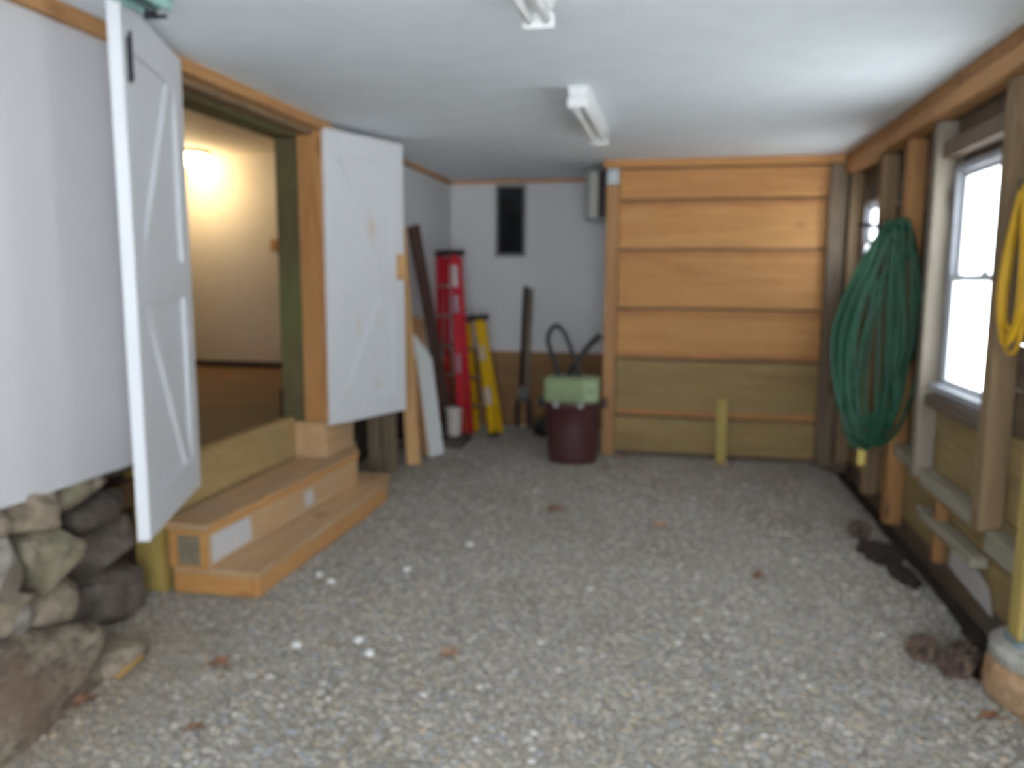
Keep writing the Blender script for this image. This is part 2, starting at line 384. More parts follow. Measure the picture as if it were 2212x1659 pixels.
# stone foundation below the left wall
wf = struct(empty('wall_foundation'))
obj('backing', MB().box((-2.62, -0.8, -0.1), (-2.50, 3.14, 0.74)).box((-2.62, 3.14, -0.1), (-2.50, 4.88, 0.42)).box((-2.62, 4.88, -0.1), (-2.50, 7.95, 0.74)), 'soil', wf)
obj('ledge', MB().box((-2.60, -0.8, 0.715), (XL - 0.112, 3.1, 0.76)), 'old_brown', wf)
SL = [((-2.30, 2.12, 0.52), (0.14, 0.13, 0.155), 0), ((-2.31, 2.33, 0.655), (0.12, 0.11, 0.085), 1), ((-2.31, 2.42, 0.455), (0.13, 0.135, 0.12), 2),
      ((-2.34, 2.56, 0.665), (0.12, 0.16, 0.07), 2), ((-2.30, 2.12, 0.70), (0.12, 0.12, 0.06), 1), ((-2.40, 2.74, 0.53), (0.13, 0.20, 0.085), 3),
      ((-2.42, 2.80, 0.34), (0.14, 0.27, 0.10), 3), ((-2.44, 2.82, 0.13), (0.14, 0.30, 0.11), 3), ((-2.36, 2.45, 0.26), (0.14, 0.17, 0.09), 1),
      ((-2.33, 2.17, 0.32), (0.14, 0.15, 0.08), 1), ((-2.30, 1.84, 0.50), (0.14, 0.17, 0.15), 1), ((-2.30, 1.86, 0.69), (0.12, 0.15, 0.06), 0),
      ((-2.32, 1.52, 0.58), (0.14, 0.19, 0.15), 0), ((-2.32, 1.60, 0.30), (0.15, 0.2, 0.12), 2), ((-2.40, 2.92, 0.69), (0.12, 0.18, 0.05), 3), ((-2.33, 1.20, 0.45), (0.15, 0.2, 0.2), 1)]
for i, (c, r, k) in enumerate(SL):
    obj('stone', blob(c, tuple(q * 1.12 for q in r), 40 + i, 4, 0.12, 1.5, (random.uniform(-.2, .2), random.uniform(-.15, .15), random.uniform(-.2, .2)), 13), STN[k], wf)
# partition of wide planks (back of the garage)
wp = struct(empty('wall_planks'))
zs = [0.03, 0.345, 0.835, 1.256, 1.742, 2.147, 2.40]
for i in range(6):
    obj('plank', MB().box((-0.47, YP - 0.012 - 0.006 * (i % 2), zs[i] + 0.009), (1.19, YP + 0.03, zs[i + 1] - 0.009)), 'plank_treated' if i < 2 else 'plank_pine', wp, bevel=0.006)
obj('batten', MB().box((-0.44, YP - 0.024, 0.357), (1.16, YP - 0.013, 0.40)), 'plank_rail', wp, bevel=0.003)
for za, zb in ((2.095, 2.134), (1.68, 1.728), (1.19, 1.242), (0.848, 0.892)):
    obj('plank_lip', MB().box((-0.45, YP - 0.026, za), (1.17, YP - 0.013, zb)), 'plank_rail', wp, bevel=0.004)
obj('stud', MB().box((-0.575, YP - 0.05, 0.0), (-0.475, YP + 0.045, 2.40)), 'board_tan', wp, bevel=0.004)
obj('stud', MB().box((1.16, YP - 0.10, 0.0), (1.285, YP + 0.03, 2.40)), 'corner_wood', wp, bevel=0.006)
obj('top_plate', MB().box((-0.60, YP - 0.05, 2.405), (1.27, YP + 0.05, ZC)), 'plank_pine', wp, bevel=0.004)
obj('backing', MB().box((-0.50, YP + 0.032, -0.13), (1.431, YP + 0.05, ZC)), 'old_brown', wp)
# recess back wall
wb = struct(empty('wall_back'))
obj('drywall_panel', MB().box((-2.62, YB, 0.77), (1.431, YB + 0.1, ZC + 0.1)), 'drywall', wb)
for i, (a, c) in enumerate(((0.0, 0.26), (0.265, 0.52), (0.525, 0.765))):
    obj('plank', MB().box((-2.55, YB - 0.012, a), (1.431, YB + 0.06, c)), 'plank_brown', wb, bevel=0.004)
struct(obj('trim_3', MB().box((-2.2, YB - 0.02, 2.437), (-0.5, YB + 0.02, ZC)), 'orange_pine'))
wr2 = struct(obj('wall_recess', MB().box((-0.50, YP + 0.055, 0.0), (-0.44, YB - 0.02, ZC)), 'drywall'))
# narrow dark window in the recess
w3 = struct(empty('window_3'))
obj('window_frame', MB().box((-1.77, YB - 0.03, 1.715), (-1.745, YB + 0.02, 2.42)).box((-1.49, YB - 0.03, 1.715), (-1.462, YB + 0.02, 2.42)).box((-1.745, YB - 0.03, 1.715), (-1.49, YB + 0.02, 1.745)).box((-1.745, YB - 0.03, 2.39), (-1.49, YB + 0.02, 2.42)), 'grey_metal', w3)
obj('pane', MB().box((-1.745, YB - 0.014, 1.745), (-1.49, YB - 0.004, 2.39)), 'dark_glass', w3)
# right wall: studs, sheathing boards, two seen windows and an added one out of view
wr = struct(empty('wall_right'))
WIN = [(3.66, 4.50, 0.93, 2.08), (5.72, 6.48, 1.47, 2.08), (1.42, 2.18, 0.93, 2.08)]  # last window is unseen, added to brighten the left door, wall and ceiling
z = 0.07; i = 0
while z < 2.44:
    h = [0.215, 0.205, 0.20, 0.17][i] if i < 4 else 0.19
    z1 = min(z + h, 2.46); segs = [(-0.8, 7.0)]
    for (a, c_, zb, zt) in WIN:
        if z1 > zb + 0.02 and z < zt - 0.02:
            ns = []
            for s0, s1 in segs:
                if s0 < a < s1: ns += [(s0, a), (c_, s1)]
                else: ns.append((s0, s1))
            segs = ns
    for s0, s1 in segs:
        obj('sheathing_board', MB().box((1.40 + random.uniform(0, .008), s0, z + 0.004), (1.43, s1, z1 - 0.004)), 'sheath_treated' if i < 4 else 'old_brown', wr)
    z = z1; i += 1
obj('outer_sheet', MB().box((1.432, -0.8, -0.13), (1.45, 1.36, 2.5)).box((1.432, 2.24, -0.13), (1.45, 3.6, 2.5)).box((1.432, 4.56, -0.13), (1.45, 5.66, 2.5)).box((1.432, 6.54, -0.13), (1.45, 8.0, 2.5)).box((1.432, 1.36, -0.13), (1.45, 2.24, 0.92)).box((1.432, 1.36, 2.09), (1.45, 2.24, 2.5)).box((1.432, 3.6, -0.13), (1.45, 4.56, 0.92)).box((1.432, 3.6, 2.09), (1.45, 4.56, 2.5)).box((1.432, 5.66, -0.13), (1.45, 6.54, 1.46)).box((1.432, 5.66, 2.09), (1.45, 6.54, 2.5)), 'old_brown', wr)
obj('top_plate', MB().box((1.265, -0.8, 2.405), (1.40, 6.72, ZC - 0.002)), 'stud_orange' , wr)
obj('beam', MB().box((1.262, -0.8, 2.315), (1.37, 6.62, 2.40)), 'orange_pine', wr, bevel=0.004)
for (y, mt, zb) in ((6.55, 'stud_brown', 0.05), (5.60, 'stud_brown', 0.05), (5.02, 'stud_orange', 0.02), (4.52, 'old_grey', 0.45), (3.58, 'stud_brown', 0.44), (2.2, 'stud_brown', 0.05), (1.32, 'stud_brown', 0.05), (0.55, 'old_grey', 0.05)):
    obj('stud', MB().box((1.30, y - 0.005, zb), (1.397, y + (0.085 if mt != 'old_grey' else 0.065), 2.31)), mt, wr, bevel=0.003)
# horizontal blocking between the studs
for (y0, y1, za, zb, mt) in ((3.68, 4.50, 0.415, 0.495, 'old_grey_y'), (3.125, 3.56, 0.36, 0.455, 'old_grey_y'), (4.60, 5.00, 0.455, 0.53, 'old_grey_y'), (3.68, 4.50, 0.845, 0.90, 'old_brown'), (3.68, 4.50, 2.12, 2.20, 'old_brown'), (5.12, 5.58, 0.40, 0.48, 'stud_brown'), (5.70, 6.53, 1.39, 1.45, 'old_brown'), (5.70, 6.53, 0.40, 0.48, 'stud_brown'), (3.68, 4.50, 0.24, 0.29, 'old_grey_y')):
    obj('blocking', MB().box((1.325, y0, za), (1.395, y1, zb)), mt, wr, bevel=0.003)
obj('stud_short', MB().box((1.34, 4.22, 0.07), (1.397, 4.27, 0.41)), 'stud_orange', wr)
obj('plaster_patch', MB().prism([(1.394, 4.16, 0.08), (1.394, 3.60, 0.05), (1.394, 3.66, 0.16), (1.394, 4.10, 0.27)], (0.004, 0, 0)), 'plaster_patch', wr)
for n, (y0, y1, z0, z1) in enumerate(WIN):
    wn = struct(empty('window_%d' % (1, 2, 4)[n]))
    y1 = y1 - 0.005
    x0, x1 = 1.385, 1.44
    obj('window_frame', MB().box((x0, y0, z0), (x1, y0 + 0.04, z1)).box((x0, y1 - 0.05, z0), (x1, y1, z1)).box((x0, y0 + 0.04, z1 - 0.035), (x1, y1 - 0.05, z1)), 'window_grey', wn)
    obj('window_sill', MB().box((x0 - 0.05, y0, z0), (x1, y1, z0 + 0.035)), 'window_grey', wn, bevel=0.003)
    zm = 1.78 if n == 1 else 1.515
    for (za, zb, xo) in ((zm - 0.012, z1 - 0.037, 0.024), (z0 + 0.037, zm + 0.012, 0.0)):
        a, c_ = y0 + 0.042, y1 - 0.052
        sx0, sx1 = x0 + 0.006 + xo, x0 + 0.026 + xo
        sh = obj('sash', MB().box((sx0, a, za), (sx1, a + 0.035, zb)).box((sx0, c_ - 0.04, za), (sx1, c_, zb)).box((sx0, a + 0.035, za), (sx1, c_ - 0.04, za + 0.028)).box((sx0, a + 0.035, zb - 0.028), (sx1, c_ - 0.04, zb)), 'window_white', wn)
        obj('pane', MB().box(((sx0 + sx1) / 2 - 0.002, a + 0.03, za + 0.02), ((sx0 + sx1) / 2 + 0.002, c_ - 0.035, zb - 0.02)), 'window_glass', sh)
    obj('sash_lock', MB().lathe([(0.016, 0), (0.018, 0.01), (0.01, 0.022)], 12, (x0 + 0.018, (y0 + y1) / 2 - 0.05, zm + 0.012)), 'grey_metal', wn)
# unseen garage mouth added behind the camera to let daylight in: two piers
wfm = struct(empty('wall_front'))
obj('pier', MB().box((-2.62, -0.95, -0.1), (-1.0, -0.80, 2.5)), 'drywall', wfm)  # left pier widened to hold daylight off the left door edge and wall
obj('pier', MB().box((1.27, -0.95, -0.1), (1.45, -0.80, 2.5)), 'drywall', wfm)
# side room up the steps
sr = struct(empty('wall_sideroom'))
SZ = 0.55; SC = 2.75
obj('end_wall', MB().box((-7.5, 7.55, SZ), (-2.32, 7.65, SC)), 'side_wall', sr)
obj('far_wall', MB().box((-7.6, 1.6, SZ), (-7.5, 7.65, SC)), 'side_wall', sr)
obj('near_wall', MB().box((-7.5, 1.5, SZ), (-2.32, 1.6, SC)), 'side_wall', sr)
obj('side_wall', MB().box((-2.36, 4.87, SZ), (-2.315, 7.55, SC)).box((-2.36, 1.6, 0.72), (-2.315, 3.14, SC)).box((-2.36, 3.14, 2.47), (-2.315, 4.87, SC)), 'side_wall', sr)
struct(obj('ceiling_sideroom', MB().box((-7.6, 1.5, SC), (-2.3, 7.65, SC + 0.1)), 'side_wall'))
struct(obj('floor_sideroom', MB().box((-7.6, 1.5, SZ - 0.12), (-2.46, 7.65, SZ)), 'floor_brown'))
struct(obj('baseboard_sideroom', MB().box((-7.5, 7.53, SZ + 0.001), (-2.37, 7.549, SZ + 0.065)), 'base_dark'))
struct(obj('roof', MB().box((-7.8, -0.95, SC + 0.15), (1.6, 8.2, SC + 0.25)), 'old_brown'))
# sill and cladding under the door opening
se = struct(empty('sill_door'))
obj('riser_board', MB().box((-2.46, 3.30, 0.34), (-2.40, 4.66, 0.60)), 'treated_y', se, bevel=0.006)
obj('end_post', MB().box((-2.58, 3.20, -0.02), (-2.36, 3.295, 0.60)), 'treated_z', se, bevel=0.006)
obj('sill_end', MB().box((-2.46, 4.665, 0.30), (-2.19, 5.12, 0.565)), 'step_wood', se, bevel=0.01)
obj('skirt_board', MB().box((-2.46, 3.30, -0.02), (-2.42, 4.66, 0.335)), 'treated_y', se)
obj('cladding', MB().box((-2.46, 4.67, -0.02), (-2.28, 5.36, 0.295)), 'step_wood', se)

# ================================================================ STEPS
st = tag(empty('step', (-2.28, 4.1, 0)), 'lower box step of pale orange wood resting on the gravel', 'step', 'wooden box steps below the white doors')
obj('tread', MB().prism([(-1.88, 3.235, 0.085), (-1.88, 4.955, 0.085), (-1.945, 5.18, 0.085), (-2.33, 5.18, 0.085), (-2.33, 3.235, 0.085)], (0, 0, 0.03)), 'step_wood', st, bevel=0.005)
obj('riser', MB().box((-1.91, 3.245, -0.015), (-1.884, 4.95, 0.084)), 'step_edge', st, bevel=0.003)
obj('end_board', MB().box((-2.325, 3.232, -0.015), (-1.912, 3.257, 0.084)), 'step_end', st, bevel=0.003)
obj('far_board', MB().box((-2.325, 5.14, -0.015), (-1.955, 5.165, 0.084)), 'step_wood', st)
s2 = tag(empty('step', (-2.28, 4.0, 0.115)), 'upper box step with a grey open end, under the door sill', 'step', 'wooden box steps below the white doors')
obj('tread', MB().prism([(-2.13, 3.225, 0.303), (-2.06, 4.89, 0.303), (-2.13, 5.03, 0.303), (-2.385, 5.03, 0.303), (-2.385, 3.225, 0.303)], (0, 0, 0.03)), 'step_wood', s2, bevel=0.004)
obj('riser', MB().prism([(-2.135, 3.235, 0.117), (-2.068, 4.88, 0.117), (-2.092, 4.88, 0.117), (-2.159, 3.235, 0.117)], (0, 0, 0.185)), 'step_wood', s2, bevel=0.003)
obj('nosing', MB().prism([(-2.132, 3.228, 0.288), (-2.064, 4.88, 0.288), (-2.058, 4.88, 0.288), (-2.124, 3.228, 0.288)], (0, 0, 0.04)), 'step_edge', s2)
obj('end_frame', MB().box((-2.335, 3.222, 0.117), (-2.300, 3.250, 0.302)).box((-2.172, 3.222, 0.117), (-2.137, 3.250, 0.302)).box((-2.300, 3.222, 0.28), (-2.172, 3.250, 0.302)).box((-2.300, 3.222, 0.117), (-2.172, 3.250, 0.128)), 'step_end', s2)
e = obj('end_panel', MB().box((-2.30, 3.238, 0.128), (-2.172, 3.252, 0.28)), 'end_grain_grey', s2); e['label'] = 'grey square end of the upper step'
obj('support', MB().box((-2.335, 4.80, 0.117), (-2.15, 4.84, 0.302)).box((-2.37, 3.26, 0.117), (-2.34, 4.9, 0.302)), 'step_wood', s2)
def on_riser(y): return -2.135 + (y - 3.235) * (0.067 / 1.645)
for (ya, yb, za, zb) in ((3.26, 3.60, 0.135, 0.275), (4.16, 4.27, 0.15, 0.245)):
    e = obj('paint_patch', MB().prism([(on_riser(ya) + 0.0012, ya, za), (on_riser(yb) + 0.0012, yb, za + 0.01), (on_riser(yb) + 0.0012, yb - 0.015, zb), (on_riser(ya) + 0.0012, ya, zb)], (0.0015, 0, 0)), 'drywall', s2)
    e['label'] = 'whitish paint patch on the riser'

# ================================================================ DOORS
def barn_door(name, hinge, ang, L, z0, z1, side):
    """leaf in local space: x along the leaf from the hinge, y thickness (front face at y=0 looking to -y*side), z up"""
    d = struct(empty(name, (hinge[0], hinge[1], z0), (0, 0, ang)))
    H = z1 - z0; T = 0.022; s = side
    def bx(x0, x1, ya, yb, za, zb): 
        return MB().box((x0, min(ya * s, yb * s), za), (x1, max(ya * s, yb * s), zb))
    obj('door_panel', bx(0, L, 0.012, 0.012 + T, 0, H), 'door_worn', d, world=False)
    st_ = 0.125; r_ = 0.15
    for a, c_ in ((0, st_), (L - st_, L)): obj('stile', bx(a, c_, -0.006, 0.0118, 0, H), 'door_paint', d, world=False, bevel=0.002)
    for a, c_ in ((0, r_), (H * 0.46, H * 0.46 + r_), (H - r_, H)): obj('rail', bx(st_ + .001, L - st_ - .001, -0.006, 0.0118, a, c_), 'door_paint', d, world=False, bevel=0.002)
    for (za, zb) in ((r_, H * 0.46), (H - r_, H * 0.46 + r_)):
        mb = MB(); p = Vector((st_ + 0.035, 0.004 * s, za)); q = Vector((L - st_ - 0.035, 0.004 * s, zb)); dz = 0.075
        sg = 1 if zb > za else -1
        P = [(p.x - .034, 0, p.z + sg * .001), (p.x + 0.055, 0, p.z + sg * .001), (q.x + .034, 0, q.z - sg * .001), (q.x - 0.055, 0, q.z - sg * .001)]
        ya, yb = sorted((-0.003 * s, 0.0119 * s))
        mb.prism([(x, ya, zz) for x, _, zz in P], (0, yb - ya, 0))
        obj('brace', mb, 'door_worn', d, world=False)
    return d, H
dl, H = barn_door('door_1', (-2.150, 3.215), math.atan2(-math.cos(R(20.5)), math.sin(R(20.5))), 0.80, 0.535, 2.440, -1)
obj('edge_board', MB().box((0.7985, -0.036, 0), (0.806, 0.0085, H)), 'door_paint', dl, world=False)
bl = obj('bolt', MB().box((0.735, 0.0065, H - 0.27), (0.755, 0.016, H - 0.12)).tube([(0.745, 0.018, H - 0.265), (0.745, 0.018, H - 0.10)], 0.006), 'black_iron', dl, world=False)
bl['label'] = 'black iron bolt near the top edge'
dr, H = barn_door('door_2', (-2.175, 4.70), math.atan2(math.cos(R(21.5)), math.sin(R(21.5))), 0.745, 0.545, 2.425, 1)
lb = obj('latch_block', MB().box((0.665, -0.028, 0.94), (0.742, -0.0065, 1.12)), 'board_light', dr, world=False, bevel=0.004)
lb['label'] = 'unpainted wood block on the free edge'

# ================================================================ CEILING LIGHTS
def ceiling_light(x, y0, y1, label):
    t = tag(empty('ceiling_light', (x, (y0 + y1) / 2, ZC)), label, 'light', 'fluorescent strip lights on the ceiling')
    mb = MB().prism([(x - 0.055, y0, ZC - 0.001), (x + 0.055, y0, ZC - 0.001), (x + 0.045, y0, ZC - 0.055), (x - 0.045, y0, ZC - 0.055)], (0, y1 - y0, 0))
    obj('housing', mb, 'white_enamel', t, bevel=0.003)
    for s in (-1, 1):
        cx = x + s * 0.032
        obj('tube', MB().tube([(cx, y0 + 0.035 + k * (y1 - y0 - 0.07) / 6, ZC - 0.082) for k in range(7)], 0.0165, 12), 'tube_white', t, smooth=True)
    for ya in (y0, y1 - 0.03): obj('socket', MB().box((x - 0.055, ya, ZC - 0.105), (x + 0.055, ya + 0.028, ZC - 0.056)), 'white_enamel', t, bevel=0.004)
    return t
ceiling_light(-0.51, 4.12, 5.30, 'white fluorescent strip light on the ceiling, nearer the plank wall')
ceiling_light(-0.495, 1.66, 2.86, 'white fluorescent strip light cut off by the top of the picture')
# lamp in the side room
lp = tag(empty('ceiling_lamp', (-4.82, 7.28, SC)), 'lit round ceiling lamp glowing warm in the side room', 'lamp')
obj('lamp_base', MB().lathe([(0.20, -0.002), (0.20, -0.03), (0.185, -0.035)], 32, (-4.82, 7.28, SC)), 'black_iron', lp, smooth=False)
obj('lamp_shade', MB().lathe([(0.175, -0.037), (0.19, -0.06), (0.175, -0.10), (0.11, -0.135), (0.03, -0.15)], 32, (-4.82, 7.28, SC)), 'lamp_glow', lp, smooth=True)
ld = bpy.data.lights.new('lamp_bulb', 'POINT'); ld.energy = 1.7; ld.color = (1.0, 0.76, 0.46); ld.shadow_soft_size = 0.12
lo = bpy.data.objects.new('lamp_bulb', ld); COL.objects.link(lo); lo.parent = lp; lo.location = (0, -0.22, -0.34)
ot = tag(empty('outlet', (-4.06, 7.549, 1.826)), 'small tan switch plate on the side room wall', 'outlet')
obj('plate', MB().box((-4.10, 7.542, 1.765), (-4.02, 7.549, 1.89)), 'outlet_tan', ot, bevel=0.002)
obj('toggle', MB().box((-4.068, 7.532, 1.81), (-4.052, 7.5415, 1.845)), 'outlet_tan', ot)

# ================================================================ TEAL TRACK
tk = tag(empty('track', (-1.82, 2.5, ZC)), 'weathered teal metal track end hanging from the ceiling by the left door', 'track')
obj('rail', MB().prism([(-1.87, 2.25, 2.460), (-1.74, 2.25, 2.460), (-1.74, 2.25, 2.415), (-1.76, 2.25, 2.415), (-1.76, 2.25, 2.44), (-1.85, 2.25, 2.44), (-1.85, 2.25, 2.415), (-1.87, 2.25, 2.415)], (0.0, 0.33, 0)), 'teal_metal', tk, bevel=0.003)
obj('roller', MB().tube([(-1.805, 2.26, 2.428), (-1.805, 2.55, 2.428)], 0.014, 12), 'teal_dark', tk, smooth=True)
obj('hanger', MB().box((-1.83, 2.56, 2.42), (-1.78, 2.575, ZC)), 'teal_dark', tk)
obj('end_stop', MB().box((-1.885, 2.62, 2.412), (-1.80, 2.635, 2.422)).box((-1.86, 2.58, 2.412), (-1.84, 2.635, 2.44)), 'black_iron', tk)

# ================================================================ WALL THINGS IN THE RECESS
bx = tag(empty('wall_cabinet', (-0.69, 7.0, 2.03)), 'narrow grey metal cabinet with pale and brown panels, high behind the plank wall', 'cabinet')
obj('frame', MB().box((-0.79, 6.98, 2.01), (-0.765, 7.20, 2.45)).box((-0.765, 6.98, 2.01), (-0.60, 7.20, 2.03)).box((-0.765, 6.98, 2.43), (-0.60, 7.20, 2.45)).box((-0.79, 7.19, 2.03), (-0.60, 7.20, 2.43)), 'grey_metal', bx)
obj('pale_panel', MB().box((-0.762, 7.03, 2.032), (-0.682, 7.05, 2.428)), 'pale_panel', bx)
obj('brown_panel', MB().box((-0.68, 6.985, 2.032), (-0.60, 7.02, 2.428)), 'brown_metal', bx)
jb = tag(empty('junction_box', (-0.52, YP - 0.07, 2.33)), 'small galvanised junction box at the top of the partition stud', 'box')
obj('body', MB().box((-0.57, YP - 0.105, 2.265), (-0.468, YP - 0.051, 2.395)), 'galvanised', jb, bevel=0.006)
obj('cover', MB().box((-0.566, YP - 0.112, 2.27), (-0.472, YP - 0.106, 2.39)), 'galvanised', jb, bevel=0.002)
for zz in (2.28, 2.38): obj('screw', MB().tube([(-0.519, YP - 0.1121, zz), (-0.519, YP - 0.116, zz)], 0.005, 8), 'grey_metal', jb)

# ================================================================ SHOP VACUUM
VX, VY = -0.795, 6.40
va = tag(empty('vacuum', (VX, VY, 0)), 'old shop vacuum with brown drum, sage green head and black hose', 'vacuum')
obj('drum', MB().lathe([(0.195, 0.0), (0.2, 0.01), (0.205, 0.05), (0.222, 0.30), (0.232, 0.47), (0.243, 0.478), (0.243, 0.50), (0.228, 0.508)], 40, (VX, VY, 0)), 'can_brown', va, smooth=True)
for s in (-1, 1):
    obj('handle', MB().box((VX + s * 0.262 - 0.022, VY - 0.05, 0.45), (VX + s * 0.262 + 0.022, VY + 0.05, 0.52)), 'black_plastic' if s < 0 else 'can_brown', va, bevel=0.012)
hd = MB().prism([(VX - 0.225, VY - 0.15, 0.50), (VX + 0.09, VY - 0.20, 0.50), (VX + 0.225, VY - 0.14, 0.50), (VX + 0.215, VY + 0.15, 0.50), (VX - 0.215, VY + 0.15, 0.50)], (0, 0, 0.205))
obj('motor_head', hd, 'sage_green', va, bevel=0.03)
fc = obj('end_plate', MB().prism([(VX + 0.106, VY - 0.203, 0.53), (VX + 0.214, VY - 0.155, 0.53), (VX + 0.214, VY - 0.155, 0.675), (VX + 0.106, VY - 0.203, 0.675)], (0.004, -0.009, 0)), 'sage_green_pale', va, bevel=0.002)
obj('port', MB().tube([(VX + 0.160, VY - 0.185, 0.605), (VX + 0.165, VY - 0.196, 0.605)], 0.028, 14), 'sage_green', fc)
for x in (VX - 0.11, VX + 0.09):
    obj('clip', MB().box((x - 0.022, VY - 0.245, 0.47), (x + 0.022, VY - 0.205, 0.525)), 'chrome', va, bevel=0.008)
hp = [(-0.125, 0.0, 0.69), (-0.15, 0, 0.80), (-0.195, 0, 0.92), (-0.215, 0, 1.0), (-0.20, 0, 1.07), (-0.155, 0, 1.115), (-0.10, 0, 1.09), (-0.05, 0, 1.0), (-0.01, 0, 0.90), (0.03, 0, 0.80), (0.05, 0.0, 0.70)]
def spline(P, n=8):
    out = []
    P = [Vector(p) for p in P]
    for i in range(len(P) - 1):
        p0 = P[max(i - 1, 0)]; p1 = P[i]; p2 = P[i + 1]; p3 = P[min(i + 2, len(P) - 1)]
        for k in range(n):
            t = k / n; out.append(0.5 * ((2 * p1) + (p2 - p0) * t + (2 * p0 - 5 * p1 + 4 * p2 - p3) * t * t + (3 * p1 - p0 - 3 * p2 + p3) * t ** 3))
    return out + [P[-1]]
sp = [(VX + x, VY + y, z) for x, y, z in hp]
SPL = spline(sp, 9)
obj('hose', MB().tube(SPL, lambda t: 0.0205 + 0.0025 * math.sin(t * 91 * 2.9), 12), 'hose_black', va, smooth=True)
obj('wand', MB().tube(spline([(VX - 0.045, VY + 0.03, 0.70), (VX + 0.03, VY + 0.03, 0.83), (VX + 0.12, VY + 0.04, 0.955), (VX + 0.215, VY + 0.05, 1.045)]), lambda t: 0.022 + 0.008 * t, 12), 'hose_black', va, smooth=True)
ck = tag(obj('bucket_lid', blob((-1.17, 7.30, 0.09), (0.11, 0.10, 0.08), 5, 3, 0.2), 'black_plastic', smooth=True, origin=(-1.17, 7.30, 0)), 'crumpled black bag on the floor left of the shop vacuum', 'bag'); ck.name = 'plastic_bag'

# ================================================================ LADDERS
def step_ladder(name, loc, rot, Ht, wb, wt, body, label, nst):
    t = tag(empty(name, loc, rot), label, 'ladder')
    d0 = 0.085
    for s in (-1, 1):
        r1 = obj('rail', MB().beam((s * wb, 0, 0.02), (s * wt, 0, Ht - 0.05), (0, 1, 0), 0.08, 0.026), body, t, world=False, bevel=0.003)
        obj('foot', MB().box((s * wb - 0.025, -0.045, 0.0), (s * wb + 0.025, 0.045, 0.032)), 'black_plastic', r1, world=False)
        obj('rear_rail', MB().beam((s * wb * 0.9, d0 + 0.03, 0.02), (s * wt * 0.9, d0 - 0.02, Ht - 0.06), (0, 1, 0), 0.055, 0.024), body, t, world=False, bevel=0.003)
    for k in range(1, nst + 1):
        z = k * (Ht - 0.06) / (nst + 1); f = z / Ht; w_ = wb + (wt - wb) * f
        obj('step', MB().box((-w_ + 0.014, -0.035, z), (w_ - 0.014, 0.045, z + 0.022)), 'aluminium', t, world=False)
        if k % 2: obj('rear_bar', MB().box((-w_ * .9 + 0.013, d0 - 0.01, z), (w_ * .9 - 0.013, d0 + 0.014, z + 0.03)), body, t, world=False)
    obj('top_cap', MB().box((-wt - 0.035, -0.06, Ht - 0.05), (wt + 0.035, d0 + 0.025, Ht)), 'black_plastic', t, world=False, bevel=0.012)
    return t
def sticker(t, s, wb, wt, Ht, za, zb, w, m, lab):
    f = lambda z: s * (wb + (wt - wb) * ((z - 0.02) / (Ht - 0.07)))
    mb = MB(); 
    mb.prism([(f(za) - 0.0125, -0.0425, za), (f(za) + 0.0125, -0.0425, za), (f(zb) + 0.0125, -0.0425, zb), (f(zb) - 0.0125, -0.0425, zb)], (0, 0.001, 0))
    mb.prism([(f(za) + 0.0135 * s + (0.001 * s), -w, za), (f(za) + 0.0135 * s + 0.001 * s, w, za), (f(zb) + 0.0135 * s + 0.001 * s, w, zb), (f(zb) + 0.0135 * s + 0.001 * s, -w, zb)], (0.001 * s, 0, 0))
    o = obj('sticker', mb, m, t, world=False); o['label'] = lab
rl = step_ladder('step_ladder', (-2.10, 7.20, 0), (0, R(-0.6), R(-41)), 1.76, 0.225, 0.115, 'red_fibreglass', 'tall red fibreglass step ladder with black cap, folded in the white corner', 5)
sticker(rl, 1, 0.225, 0.115, 1.76, 1.42, 1.62, 0.026, 'sticker_white', 'white warning sticker')
sticker(rl, 1, 0.225, 0.115, 1.76, 1.18, 1.34, 0.022, 'sticker_grey', 'pale sticker')
sticker(rl, 1, 0.225, 0.115, 1.76, 0.62, 0.80, 0.014, 'sticker_grey', 'small pale sticker')
yl = step_ladder('step_ladder', (-1.80, 7.22, 0), (0, R(-7.0), R(-36)), 1.15, 0.20, 0.12, 'yellow_fibreglass', 'short yellow step ladder leaning beside the red ladder', 3)
sticker(yl, 1, 0.20, 0.12, 1.15, 0.30, 0.46, 0.024, 'sticker_white', 'white sticker')
sticker(yl, 1, 0.20, 0.12, 1.15, 0.72, 0.86, 0.016, 'sticker_white', 'white sticker')

# ================================================================ LUMBER AGAINST THE LEFT WALL
def board(name, base, top, wdir, w_, t, m, label, grp='lumber leaning on the left wall'):
    base = Vector(base)
    return tag(obj(name, MB().beam(base, top, wdir, w_, t), m, bevel=0.003, origin=tuple(base)), label, 'board', grp)
board('board', (-2.00, 5.86, 0.02), (-2.155, 6.02, 1.90), (1, 0.25, 0), 0.11, 0.038, 'board_light', 'long pale plank leaning just beyond the free edge of the right white door')
board('board', (-1.995, 6.24, 0.02), (-2.165, 6.47, 1.16), (0, 1, 0), 0.28, 0.025, 'board_tan', 'shorter tan board leaning behind the white board with the slanted top')
mbp = MB().prism([(-1.972, 6.20, 0.005), (-1.898, 6.37, 0.005), (-2.035, 6.47, 0.82), (-2.118, 6.295, 1.02), (-2.128, 6.27, 1.03)], (-0.018, 0.008, 0))
tag(obj('board', mbp, 'white_enamel', bevel=0.003, origin=(-1.96, 6.35, 0)), 'white painted board with a slanted top edge, leaning on the wall', 'board', 'lumber leaning on the left wall')
board('board', (-2.03, 7.02, 0.02), (-2.15, 6.36, 1.93), (0.55, 0.83, 0), 0.115, 0.025, 'board_dark', 'dark brown board leaning behind the white and tan boards')
